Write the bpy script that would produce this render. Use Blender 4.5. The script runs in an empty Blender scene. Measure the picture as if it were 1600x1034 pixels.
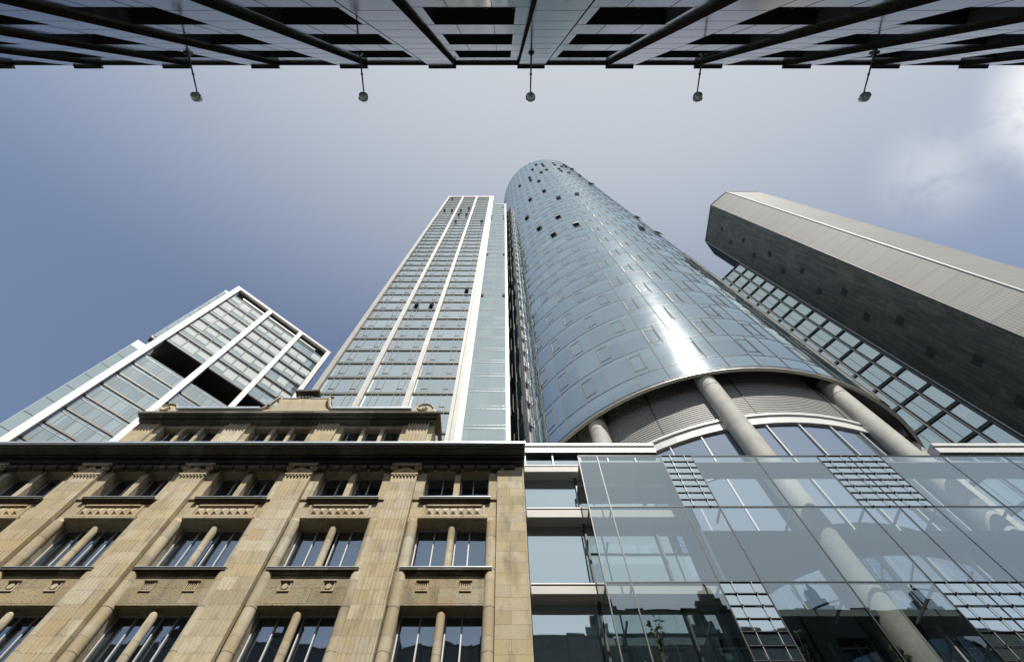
import bpy, math, random
from math import sin, cos, pi, radians as R
from mathutils import Vector
random.seed(7)
S = bpy.context.scene
COL = S.collection

# ------------------------------------------------------------------ camera
cam_d = bpy.data.cameras.new('camera'); cam = bpy.data.objects.new('camera', cam_d); COL.objects.link(cam)
cam.location = (0, 0, 0)                       # eye height; the street lies at z = -1.6
cam.rotation_euler = (R(90 + 67.4), 0, 0)
cam_d.lens = 18; cam_d.sensor_width = 36; cam_d.shift_x = 0.0075
cam_d.clip_start = 0.1; cam_d.clip_end = 5000
S.camera = cam

# ------------------------------------------------------------------ world and sun
SUN = Vector((.121, -.538, .837)).normalized()
ELEV = math.asin(SUN.z); AZ = math.atan2(SUN.x, SUN.y)
W = bpy.data.worlds.new('World'); S.world = W; W.use_nodes = True

class NT:
    """small node-tree writer"""
    def __init__(s, tree): s.t = tree; s.n = tree.nodes; s.l = tree.links
    def put(s, sock, val):
        if isinstance(val, bpy.types.NodeSocket): s.l.new(val, sock)
        elif val is not None:
            if sock.type == 'RGBA' and len(val) == 3: val = (*val, 1)
            sock.default_value = val
    def node(s, typ, ins=None, **kw):
        n = s.n.new(typ)
        for k, v in kw.items(): setattr(n, k, v)
        for k, v in (ins or {}).items(): s.put(n.inputs[k], v)
        return n
    def m(s, op, a, b=None, c=None, clamp=False):
        n = s.n.new('ShaderNodeMath'); n.operation = op; n.use_clamp = clamp
        for i, v in enumerate((a, b, c)):
            if v is not None: s.put(n.inputs[i], v)
        return n.outputs[0]
    def vm(s, op, a, b=None):
        n = s.n.new('ShaderNodeVectorMath'); n.operation = op
        s.put(n.inputs[0], a)
        if b is not None: s.put(n.inputs[1], b)
        return n.outputs['Value'] if op in ('DOT_PRODUCT', 'LENGTH', 'DISTANCE') else n.outputs[0]
    def xyz(s, v):
        n = s.n.new('ShaderNodeSeparateXYZ'); s.put(n.inputs[0], v); return n.outputs
    def comb(s, x, y, z=0.0):
        n = s.n.new('ShaderNodeCombineXYZ')
        for i, v in enumerate((x, y, z)): s.put(n.inputs[i], v)
        return n.outputs[0]
    def noise(s, vec, scale, detail=4, rough=.55, dist=0):
        return s.node('ShaderNodeTexNoise', {'Vector': vec, 'Scale': scale, 'Detail': detail, 'Roughness': rough, 'Distortion': dist}).outputs['Fac']
    def wn(s, vec): return s.node('ShaderNodeTexWhiteNoise', {'Vector': vec}, noise_dimensions='3D').outputs['Value']
    def mix(s, f, a, b, blend='MIX'):
        n = s.n.new('ShaderNodeMix'); n.data_type = 'RGBA'; n.blend_type = blend
        s.put(n.inputs['Factor'], f); s.put(n.inputs['A'], a); s.put(n.inputs['B'], b)
        return [o for o in n.outputs if o.type == 'RGBA'][0]
    def put_in(s): pass
    def mr(s, v, a, b, c=0., d=1., interp='LINEAR'):
        n = s.n.new('ShaderNodeMapRange'); n.interpolation_type = interp
        for i, x in enumerate((v, a, b, c, d)): s.put(n.inputs[i], x)
        return n.outputs[0]
# ShaderNodeMix has duplicate socket names, so fetch the colour ones by type
def _mix(s, f, a, b, blend='MIX'):
    n = s.n.new('ShaderNodeMix'); n.data_type = 'RGBA'; n.blend_type = blend
    s.put(n.inputs[0], f)
    cs = [i for i in n.inputs if i.type == 'RGBA']
    s.put(cs[0], a); s.put(cs[1], b)
    return [o for o in n.outputs if o.type == 'RGBA'][0]
NT.mix = _mix

t = NT(W.node_tree)
bg = W.node_tree.nodes['Background']
sky = t.node('ShaderNodeTexSky', sky_type='NISHITA', sun_disc=False, sun_elevation=ELEV, sun_rotation=AZ,
             altitude=100, air_density=1.0, dust_density=2.2, ozone_density=1.6)
geo = t.node('ShaderNodeTexCoord').outputs['Generated']
d = t.vm('NORMALIZE', geo)
# thin high cloud: a bank on one side of the sky and loose wisps beside it
n1 = t.noise(d, 8.5, 10, .6, .15)
n2 = t.noise(d, 2.0, 3, .5)
def blob(v, r0, r1):
    v = Vector(v).normalized()
    return t.mr(t.vm('DISTANCE', d, tuple(v)), r1, r0, 0, 1, 'SMOOTHSTEP')
bank = t.m('MULTIPLY', blob((.76, -.04, .70), .02, .145), 1.9)
bank2 = t.m('MULTIPLY', blob((.63, .075, .78), .0, .10), .34)
msk = t.m('ADD', bank, bank2)
dens = t.m('MULTIPLY', t.mr(n1, .34, .58, 0, 1, 'SMOOTHSTEP'), msk, clamp=True)
# thin even haze that whitens the sky towards the sun
veil = t.m('MULTIPLY', t.mr(t.vm('DOT_PRODUCT', d, tuple(SUN)), .44, .98, .01, .93, 'SMOOTHSTEP'), t.mr(n2, .2, .8, .95, 1.05), clamp=True)
skyc = t.node('ShaderNodeHueSaturation', {'Saturation': .92, 'Value': .95, 'Color': sky.outputs[0]}).outputs[0]
skyc = t.mix(veil, skyc, (4.15, 4.4, 4.65))
colr = t.mix(dens, skyc, (6.4, 6.55, 6.7))
t.put(bg.inputs[0], colr); bg.inputs[1].default_value = .13

sl = bpy.data.lights.new('sun', 'SUN'); sun = bpy.data.objects.new('sun', sl); COL.objects.link(sun)
sl.energy = 4.8; sl.angle = R(.53); sl.color = (1, .95, .86)
sun.rotation_euler = SUN.to_track_quat('Z', 'Y').to_euler(); sun.location = (10, -40, 80)
S.view_settings.view_transform = 'Standard'; S.view_settings.look = 'None'
S.view_settings.exposure = 0.2; S.view_settings.gamma = 1; S.view_settings.use_curve_mapping = False
S.cycles.caustics_reflective = False; S.cycles.caustics_refractive = False
S.cycles.max_bounces = 8; S.cycles.transparent_max_bounces = 12
S.cycles.sample_clamp_indirect = 6

# ------------------------------------------------------------------ materials
def mat(name, fn):
    m = bpy.data.materials.new(name); m.use_nodes = True
    t = NT(m.node_tree); m.node_tree.nodes.clear()
    out = t.n.new('ShaderNodeOutputMaterial')
    sh = fn(t); t.l.new(sh, out.inputs[0]); return m
def pos(t): return t.n.new('ShaderNodeNewGeometry').outputs['Position']
def prin(t, col, rough=.5, metal=0., bump=None, strength=.3, dist=.02, **kw):
    p = t.node('ShaderNodeBsdfPrincipled')
    t.put(p.inputs['Base Color'], col); t.put(p.inputs['Roughness'], rough); t.put(p.inputs['Metallic'], metal)
    for k, v in kw.items(): t.put(p.inputs[k.replace('_', ' ')], v)
    if bump is not None:
        b = t.node('ShaderNodeBump', {'Height': bump, 'Strength': strength, 'Distance': dist})
        t.l.new(b.outputs[0], p.inputs['Normal'])
    return p.outputs[0]

def stone(col_a, col_b, stain, bw=1.15, bh=.5, rough_bump=.35, off=(0, 0), vec='xz'):
    def f(t):
        P = pos(t); x, y, z = t.xyz(P)
        u = t.m('ADD', t.m('ADD', x, t.m('MULTIPLY', y, .37)), off[0]); w = t.m('ADD', z, off[1])
        br = t.node('ShaderNodeTexBrick', {'Vector': t.comb(u, w), 'Color1': (0, 0, 0), 'Color2': (1, 1, 1), 'Mortar': (.5, .5, .5),
                    'Scale': 1., 'Mortar Size': .007, 'Mortar Smooth': .3, 'Bias': 0., 'Brick Width': bw, 'Row Height': bh})
        rnd = t.xyz(br.outputs['Color'])[0]
        n = t.noise(P, .9, 6, .6); nf = t.noise(P, 14, 5, .7); ns = t.noise(t.comb(t.m('MULTIPLY', u, 1.3), t.m('MULTIPLY', w, .35), 3.), 2.2, 5, .6)
        c = t.mix(rnd, col_a, col_b)
        r2 = t.m('FRACT', t.m('MULTIPLY', rnd, 7.31))
        c = t.mix(t.m('MULTIPLY', t.mr(r2, .62, .95), .6), c, tuple(v * 1.15 for v in stain))
        c = t.mix(t.m('MULTIPLY', t.mr(r2, .30, .0), .55), c, tuple((v * .6 + .22) for v in col_b))
        c = t.mix(t.mr(n, .45, .66, 0, .85), c, stain)
        c = t.mix(t.m('MULTIPLY', t.mr(ns, .52, .72, 0, .65), 1.), c, tuple(v * .5 for v in col_a))
        c = t.mix(t.mr(nf, .3, .75, .0, .45), c, tuple(v * .45 for v in col_b))
        c = t.mix(t.m('MULTIPLY', br.outputs['Fac'], .75), c, tuple(v * .25 for v in col_a))
        h = t.m('SUBTRACT', t.m('ADD', nf, t.m('MULTIPLY', t.noise(P, 45, 3, .6), .5)), t.m('MULTIPLY', br.outputs['Fac'], 1.2))
        return prin(t, c, .88, bump=h, strength=rough_bump, dist=.03)
    return f
M = {}
M['sand'] = mat('sandstone', stone((.40, .335, .215), (.64, .57, .42), (.49, .385, .215)))
M['pil'] = mat('fluted_sandstone', stone((.42, .35, .225), (.68, .61, .45), (.51, .395, .22), bw=3.1, bh=.56, off=(.7, .13)))
M['rough'] = mat('rusticated_sandstone', stone((.31, .265, .165), (.46, .40, .26), (.42, .31, .16), bw=2.2, bh=.62, rough_bump=1.0))
M['smooth'] = mat('worn_sandstone', stone((.41, .34, .22), (.68, .61, .47), (.47, .355, .19), bw=9, bh=1.05, rough_bump=.25, off=(2, .4)))
M['cornice'] = mat('shaded_cornice_stone', stone((.085, .075, .055), (.125, .11, .08), (.05, .045, .033), bw=1.6, bh=3, rough_bump=.3))  # shade of the undercut soffit put into the stone colour; sills reuse it

def simple(col, rough=.5, metal=0., var=.12, scale=3., bump=None, spec=.5):
    def f(t):
        P = pos(t); n = t.noise(P, scale, 5, .6)
        c = t.mix(t.mr(n, .3, .7, 0, 1), tuple(v * (1 - var) for v in col), tuple(min(1, v * (1 + var)) for v in col))
        return prin(t, c, rough, metal, bump=(t.noise(P, 20, 4) if bump else None), strength=bump or .1, Specular_IOR_Level=spec)
    return f
M['white'] = mat('white_painted_metal', simple((.66, .66, .645), .45, var=.05))
M['cream'] = mat('cream_stone_panel', simple((.50, .485, .46), .6, var=.08, scale=.6))
M['beige'] = mat('beige_aluminium', simple((.50, .48, .44), .4, .3, var=.05))
M['matte'] = mat('matte_grey_profile', simple((.26, .255, .24), .9, 0., var=.1, spec=.1))
M['mbeige'] = mat('matte_beige_frame', simple((.40, .385, .35), .9, 0., var=.1, spec=.1))
M['grey'] = mat('grey_stone_panel', simple((.34, .33, .31), .6, var=.08, scale=.5))
M['zinc'] = mat('zinc_gutter', simple((.58, .62, .66), .35, .6, var=.12))
M['dark'] = mat('dark_metal', simple((.035, .037, .038), .45, .2, var=.2))
M['black'] = mat('black_void', simple((.012, .012, .013), .8, var=.2))
M['trim'] = mat('dark_edge_trim', simple((.04, .036, .028), 1., 0., var=.25, spec=0.))
M['brown'] = mat('bronze_brown_metal', simple((.07, .063, .05), .45, .4, var=.2))
M['steel'] = mat('grey_steel', simple((.25, .26, .27), .35, .7, var=.15))
M['interior'] = mat('office_interior', simple((.075, .10, .10), .8, var=.3, scale=.5))
M['blind'] = mat('white_blind', simple((.46, .50, .50), .7, var=.06))
M['asphalt'] = mat('asphalt', simple((.05, .05, .052), .9, var=.3, scale=9, bump=.4))
M['paving'] = mat('paving_slabs', stone((.13, .127, .12), (.17, .165, .155), (.1, .095, .085), bw=.6, bh=.6))
M['leaf'] = mat('plant_leaf', simple((.09, .13, .03), .5, var=.5, scale=8))
M['soil'] = mat('planter_clay', simple((.2, .12, .08), .8))

def concrete(t):
    P = pos(t); n = t.noise(P, .8, 6, .65); n2 = t.noise(P, 7, 5, .7); z = t.xyz(P)[2]
    ring = t.m('LESS_THAN', t.m('PINGPONG', t.m('ADD', z, .2), 1.35), .012)
    c = t.mix(t.mr(n, .3, .7), (.36, .355, .325), (.50, .495, .455))
    c = t.mix(t.mr(n2, .45, .75, 0, .4), c, (.22, .21, .185))
    c = t.mix(t.m('MULTIPLY', ring, .5), c, (.15, .145, .13))
    return prin(t, c, .75, bump=n2, strength=.2)
M['concrete'] = mat('cast_concrete', concrete)

def glass(tint, dark, refl=.45, rough=.02, wob=.12, wscale=.35, cell=None, cvar=.35):
    """opaque coated facade glass: sky reflection over a dark room"""
    def f(t):
        P = pos(t)
        col = dark
        if cell:
            x, y, z = t.xyz(P)
            c = t.wn(t.comb(t.m('FLOOR', t.m('DIVIDE', t.m('ADD', x, .013), cell[0])), t.m('FLOOR', t.m('DIVIDE', y, 9.)), t.m('FLOOR', t.m('DIVIDE', t.m('SUBTRACT', z, cell[2] if len(cell) > 2 else 0), cell[1]))))
            col = t.mix(t.m('MULTIPLY', t.m('POWER', c, 2.), cvar), dark, (.42, .5, .5))
        h = t.noise(P, wscale, 2, .5)
        b = t.node('ShaderNodeBump', {'Height': h, 'Strength': wob, 'Distance': 1.})
        g = t.node('ShaderNodeBsdfGlossy', {'Color': tint, 'Roughness': rough, 'Normal': b.outputs[0]})
        dfn = t.node('ShaderNodeBsdfDiffuse', {'Color': col})
        lw = t.node('ShaderNodeFresnel', {'IOR': 1.5}).outputs[0]
        fac = t.m('ADD', refl, t.m('MULTIPLY', lw, 1 - refl), clamp=True)
        return t.node('ShaderNodeMixShader', {0: fac, 1: dfn.outputs[0], 2: g.outputs[0]}).outputs[0]
    return f
M['g_stone'] = mat('window_glass_dark', glass((.62, .78, 1.), (.012, .015, .02), .30, wob=.02, wscale=.5))
M['g_white'] = mat('window_glass_pale', glass((.84, .93, .97), (.09, .13, .14), .58, wob=.03, cell=(4.6, 3.36, .29), cvar=.5))
M['g_strip'] = mat('window_glass_green', glass((.82, .94, .95), (.10, .15, .15), .52, wob=.02, cell=(1.5, 3.4), cvar=.3))
M['g_left'] = mat('window_glass_blue', glass((.84, .94, .97), (.10, .14, .15), .45, wob=.03, cell=(1.1, 3.8), cvar=.6))
M['g_grid'] = mat('window_glass_teal', glass((.82, .96, .94), (.11, .18, .17), .5, wob=.03, cell=(1.3, 4.1), cvar=.6))
M['g_inner'] = mat('window_glass_inner', glass((.80, .94, 1.), (.05, .07, .08), .68, wob=.015))
M['g_drum'] = mat('drum_glass', glass((.72, .84, 1.), (.03, .04, .05), .5, wob=.02))
M['g_back'] = mat('window_glass_black', glass((.5, .55, .6), (.005, .005, .006), .12, wob=.06))

TC = (16.5, 31.6)      # centre of the round tower
def tower_glass(t):
    P = pos(t); x, y, z = t.xyz(P)
    a = t.m('ARCTAN2', t.m('SUBTRACT', TC[0], x), t.m('SUBTRACT', TC[1], y))
    ca = t.m('FLOOR', t.m('DIVIDE', t.m('SUBTRACT', a, R(33.1 - 13 * 360 / 52)), 2 * pi / 52)); cz = t.m('FLOOR', t.m('DIVIDE', t.m('SUBTRACT', z, 31.95), 3.54))
    rnd = t.wn(t.comb(ca, cz, 1.)); rnd2 = t.wn(t.comb(ca, cz, 7.))
    h = t.m('ADD', t.noise(P, .22, 2, .5), t.m('MULTIPLY', t.noise(t.comb(x, y, t.m('ADD', z, t.m('MULTIPLY', rnd, 40))), .55, 1, .4), .35))
    b = t.node('ShaderNodeBump', {'Height': h, 'Strength': .05, 'Distance': 1.})
    tl = t.node('ShaderNodeTexWhiteNoise', {'Vector': t.comb(ca, cz, 3.)}, noise_dimensions='3D').outputs['Color']
    nb = t.vm('NORMALIZE', t.vm('ADD', b.outputs[0], t.vm('MULTIPLY', t.vm('SUBTRACT', tl, (.5, .5, .5)), (.016, .016, .016))))   # no two panes hang quite true
    # the blinds and ceilings behind each pane, set a little apart from pane to pane
    dk = t.mix(t.m('POWER', rnd, 3.), (.020, .035, .05), (.09, .125, .14))
    zf = t.m('FRACT', t.m('DIVIDE', t.m('SUBTRACT', z, 31.95), 3.54))
    band = t.m('GREATER_THAN', zf, t.mr(rnd2, 0, 1, .55, .92))
    dk = t.mix(t.m('MULTIPLY', band, .45), dk, (.13, .17, .19))
    g = t.node('ShaderNodeBsdfGlossy', {'Color': t.mix(rnd2, (.70, .86, .96), (.76, .92, 1.)), 'Roughness': .02, 'Normal': nb})
    g2 = t.node('ShaderNodeBsdfGlossy', {'Color': (.9, .95, 1), 'Roughness': .22, 'Normal': b.outputs[0]})
    gg = t.node('ShaderNodeMixShader', {0: .035, 1: g.outputs[0], 2: g2.outputs[0]}).outputs[0]
    lw = t.node('ShaderNodeFresnel', {'IOR': 1.5}).outputs[0]
    fac = t.m('ADD', .41, t.m('MULTIPLY', lw, .59), clamp=True)
    dfn = t.node('ShaderNodeBsdfDiffuse', {'Color': dk})
    return t.node('ShaderNodeMixShader', {0: fac, 1: dfn.outputs[0], 2: gg}).outputs[0]
M['g_tower'] = mat('round_tower_glass', tower_glass)

def clear_glass(t):
    P = pos(t); b = t.node('ShaderNodeBump', {'Height': t.noise(P, .3, 2, .5), 'Strength': .012, 'Distance': 1.})
    tr = t.node('ShaderNodeBsdfTransparent', {'Color': (.92, .97, .955)})
    g = t.node('ShaderNodeBsdfGlossy', {'Color': (.80, .94, 1.), 'Roughness': .0, 'Normal': b.outputs[0]})
    ge = t.n.new('ShaderNodeNewGeometry').outputs
    lw = t.m('POWER', t.m('SUBTRACT', 1., t.m('ABSOLUTE', t.vm('DOT_PRODUCT', ge['Incoming'], ge['Normal']))), 4.)
    fac = t.m('ADD', .34, t.m('MULTIPLY', lw, .70), clamp=True)
    return t.node('ShaderNodeMixShader', {0: fac, 1: tr.outputs[0], 2: g.outputs[0]}).outputs[0]
M['g_skin'] = mat('clear_facade_glass', clear_glass)

def granite(t):
    P = pos(t); x, y, z = t.xyz(P)
    sp = t.noise(P, 60, 3, .8); n = t.noise(P, .7, 4, .6)
    rnd = t.wn(t.comb(t.m('FLOOR', t.m('DIVIDE', t.m('ADD', x, .1), 1.245)), t.m('FLOOR', t.m('DIVIDE', t.m('ADD', z, .45), 1.25)), 0.))
    c = t.mix(rnd, (.045, .052, .06), (.085, .093, .10))
    c = t.mix(t.mr(sp, .4, .65, 0, .5), c, (.05, .052, .055))
    c = t.mix(t.mr(t.noise(P, 1.1, 6, .7), .6, .66, 0, .35), c, (.2, .19, .165))
    return prin(t, c, t.m('ADD', t.mr(n, .3, .7, .05, .13), t.m('MULTIPLY', rnd, .05)), bump=n, strength=.03, dist=.05, Specular_IOR_Level=.5)
M['granite'] = mat('polished_grey_granite', granite)

def cladding(ca, cb, axis, pitch, z0, rib=26., metal=.3, rough=.45, jw=.03, refl_streak=0., wide=None):
    def f(t):
        P = pos(t); x, y, z = t.xyz(P)
        h = t.m('ADD', t.m('MULTIPLY', x, axis[0]), t.m('MULTIPLY', y, axis[1]))
        zz = t.m('DIVIDE', t.m('SUBTRACT', z, z0), pitch)
        row = t.m('FLOOR', zz); fr = t.m('FRACT', zz)
        colm = t.m('DIVIDE', h, wide or 2.6)
        seam = t.m('MAXIMUM', t.m('LESS_THAN', fr, jw), t.m('MULTIPLY', t.m('LESS_THAN', t.m('FRACT', colm), jw * .6), .6))
        rnd = t.wn(t.comb(t.m('FLOOR', colm), row, 0.))
        c = t.mix(rnd, ca, cb)
        ribs = t.m('SINE', t.m('MULTIPLY', h, rib * 2)); 
        ribz = t.m('SINE', t.m('MULTIPLY', z, rib))
        c = t.mix(t.m('MULTIPLY', t.m('MULTIPLY', t.mr(ribs, -.2, .6), t.mr(ribz, -.2, .6)), .55), c, tuple(v * .5 for v in ca))
        if refl_streak:  # reflections on the dark side, painted into the colour as paler streaks
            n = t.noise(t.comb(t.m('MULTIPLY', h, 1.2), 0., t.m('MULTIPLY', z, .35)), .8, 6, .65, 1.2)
            c = t.mix(t.mr(n, .47, .66, 0, refl_streak), c, (.15, .14, .115))
            c = t.mix(t.mr(t.noise(t.comb(t.m('MULTIPLY', h, 3.), 0., t.m('MULTIPLY', z, .12)), 1.0, 5, .7, .6), .46, .62, 0, refl_streak), c, (.13, .132, .118))
        c = t.mix(t.m('MULTIPLY', seam, .7), c, tuple(v * .25 for v in ca))
        return prin(t, c, rough, metal, bump=t.m('ADD', t.m('MULTIPLY', ribs, .3), t.m('MULTIPLY', seam, -1.)), strength=.3, dist=.03)
    return f
M['clad'] = mat('perforated_metal_cladding', cladding((.215, .21, .20), (.25, .245, .235), (.72, -.69), 2.5, .1, rib=12.5, metal=0., rough=.65, wide=40))
M['clad_front'] = mat('smooth_metal_cladding', cladding((.225, .23, .22), (.255, .26, .25), (1, 0), 4.0, .4, rib=12, rough=.6, metal=0., jw=.02, wide=20))
M['clad_dark'] = mat('dark_mesh_cladding', cladding((.009, .009, .0085), (.022, .022, .020), (0, 1), 2.5, .1, rib=14, metal=.0, rough=.5, refl_streak=.5, wide=1.3))
M['clad_edge'] = mat('dark_matte_cladding', simple((.05, .05, .048), .8, 0., var=.3, spec=.15))
def louvre_mat(t):
    P = pos(t); n = t.noise(P, 2, 4)
    return prin(t, t.mix(n, (.26, .26, .25), (.34, .335, .325)), .6, .1)
M['louvre'] = mat('aluminium_louvre', louvre_mat)

# ------------------------------------------------------------------ mesh helpers
class MB:
    def __init__(s): s.v = []; s.f = []
    def add(s, vs, fs):
        b = len(s.v); s.v += vs; s.f += [tuple(b + i for i in f) for f in fs]; return s
    def box(s, x0, x1, y0, y1, z0, z1):
        return s.add([(x, y, z) for z in (z0, z1) for x, y in ((x0, y0), (x1, y0), (x1, y1), (x0, y1))],
                     [(3, 2, 1, 0), (4, 5, 6, 7), (0, 1, 5, 4), (1, 2, 6, 5), (2, 3, 7, 6), (3, 0, 4, 7)])
    def prism(s, pts, z0, z1, caps=True):      # plan polygon, counter-clockwise
        n = len(pts); fs = [(i, (i + 1) % n, n + (i + 1) % n, n + i) for i in range(n)]
        if caps: fs += [tuple(range(n - 1, -1, -1)), tuple(range(n, 2 * n))]
        return s.add([(x, y, z0) for x, y in pts] + [(x, y, z1) for x, y in pts], fs)
    def xprism(s, pts, x0, x1):                # section in (y, z) run along x
        n = len(pts)
        return s.add([(x0, y, z) for y, z in pts] + [(x1, y, z) for y, z in pts],
                     [(i, (i + 1) % n, n + (i + 1) % n, n + i) for i in range(n)] + [tuple(range(n - 1, -1, -1)), tuple(range(n, 2 * n))])
    def yprism(s, pts, y0, y1):                # outline in (x, z) given a thickness in y
        n = len(pts)
        return s.add([(x, y0, z) for x, z in pts] + [(x, y1, z) for x, z in pts],
                     [((i + 1) % n, i, n + i, n + (i + 1) % n) for i in range(n)] + [tuple(range(n)), tuple(range(2 * n - 1, n - 1, -1))])
    def cyl(s, x, y, r, z0, z1, n=20, r1=None):
        r1 = r if r1 is None else r1
        return s.add([(x + rr * cos(2 * pi * i / n), y + rr * sin(2 * pi * i / n), z) for rr, z in ((r, z0), (r1, z1)) for i in range(n)],
                     [(i, (i + 1) % n, n + (i + 1) % n, n + i) for i in range(n)] + [tuple(range(n - 1, -1, -1)), tuple(range(n, 2 * n))])
    def revolve(s, prof, cx, cy, a0=0, a1=360, n=96, closed_prof=False):   # profile of (radius, z); angle 0 looks to -y, positive to -x
        full = abs(a1 - a0) >= 359.9; k = n if full else n + 1; m = len(prof); b = len(s.v)
        for i in range(k):
            a = R(a0 + (a1 - a0) * i / n)
            for r, z in prof: s.v.append((cx - r * sin(a), cy - r * cos(a), z))
        for i in range(n):
            j = (i + 1) % k if full else i + 1
            for q in range(m if closed_prof else m - 1):
                w = (q + 1) % m
                s.f.append((b + j * m + q, b + i * m + q, b + i * m + w, b + j * m + w))
        return s
    def tube(s, pts, r, n=8):
        b = len(s.v); pts = [Vector(p) for p in pts]
        for i, p in enumerate(pts):
            d = (pts[min(i + 1, len(pts) - 1)] - pts[max(i - 1, 0)]).normalized()
            u = d.cross(Vector((0, 0, 1)) if abs(d.z) < .9 else Vector((1, 0, 0))).normalized(); w = d.cross(u)
            rr = r[i] if isinstance(r, (list, tuple)) else r
            for k in range(n):
                a = 2 * pi * k / n; q = p + u * cos(a) * rr + w * sin(a) * rr; s.v.append(tuple(q))
        for i in range(len(pts) - 1):
            for k in range(n):
                s.f.append((b + i * n + k, b + i * n + (k + 1) % n, b + (i + 1) * n + (k + 1) % n, b + (i + 1) * n + k))
        s.f.append(tuple(b + k for k in range(n - 1, -1, -1))); s.f.append(tuple(b + (len(pts) - 1) * n + k for k in range(n)))
        return s
    def mesh(s, name, m, smooth=False):
        me = bpy.data.meshes.new(name); me.from_pydata(s.v, [], s.f); me.update()
        if m: me.materials.append(M[m])
        if smooth:
            me.polygons.foreach_set('use_smooth', [True] * len(me.polygons))
            try: me.set_sharp_from_angle(angle=R(40))
            except Exception: pass
        return me

def root(name, label, cat, loc, rot=0, group=None, kind=None):
    o = bpy.data.objects.new(name, None); COL.objects.link(o); o.empty_display_size = 1
    o.location = loc; o.rotation_euler = (0, 0, rot); o['label'] = label; o['category'] = cat
    if group: o['group'] = group
    return o
def part(parent, name, me, off=(0, 0, 0), local=False, rot=None, label=None, kind=None):
    """a part; its mesh is written in world coordinates unless local"""
    if isinstance(me, tuple): me = me[0].mesh(name, *me[1:])
    o = bpy.data.objects.new(name, me); COL.objects.link(o); o.parent = parent
    base = Vector((0, 0, 0))
    if not local:
        q = parent
        while q: base -= q.location; q = q.parent
    o.location = base + Vector(off)
    if rot: o.rotation_euler = rot
    if label: o['label'] = label
    if kind: o['kind'] = kind
    return o
def sub(parent, name, me, off=(0, 0, 0), **k):     # sub-part in the frame of its part
    return part(parent, name, me, off, local=True, **k)
def struct(name, mb, m):
    o = bpy.data.objects.new(name, mb.mesh(name, m)); COL.objects.link(o); o['kind'] = 'structure'; return o

# ------------------------------------------------------------------ ground
GZ = -1.6
g = MB(); g.add([(-1500, -1500, GZ - .16), (1500, -1500, GZ - .16), (1500, 1500, GZ - .16), (-1500, 1500, GZ - .16)], [(0, 1, 2, 3)]); struct('ground', g, 'paving')
g = MB().box(-200, 200, 2.2, 11.0, GZ - .3, GZ - .12); struct('road', g, 'asphalt')
g = MB().box(-200, 200, -2.0, 2.05, GZ - .3, GZ).box(-200, 200, 11.15, 14.7, GZ - .3, GZ); struct('pavement', g, 'paving')
g = MB().box(-200, 200, 2.05, 2.2, GZ - .3, GZ + .004).box(-200, 200, 11.0, 11.15, GZ - .3, GZ + .004); struct('kerb', g, 'grey')

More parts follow.
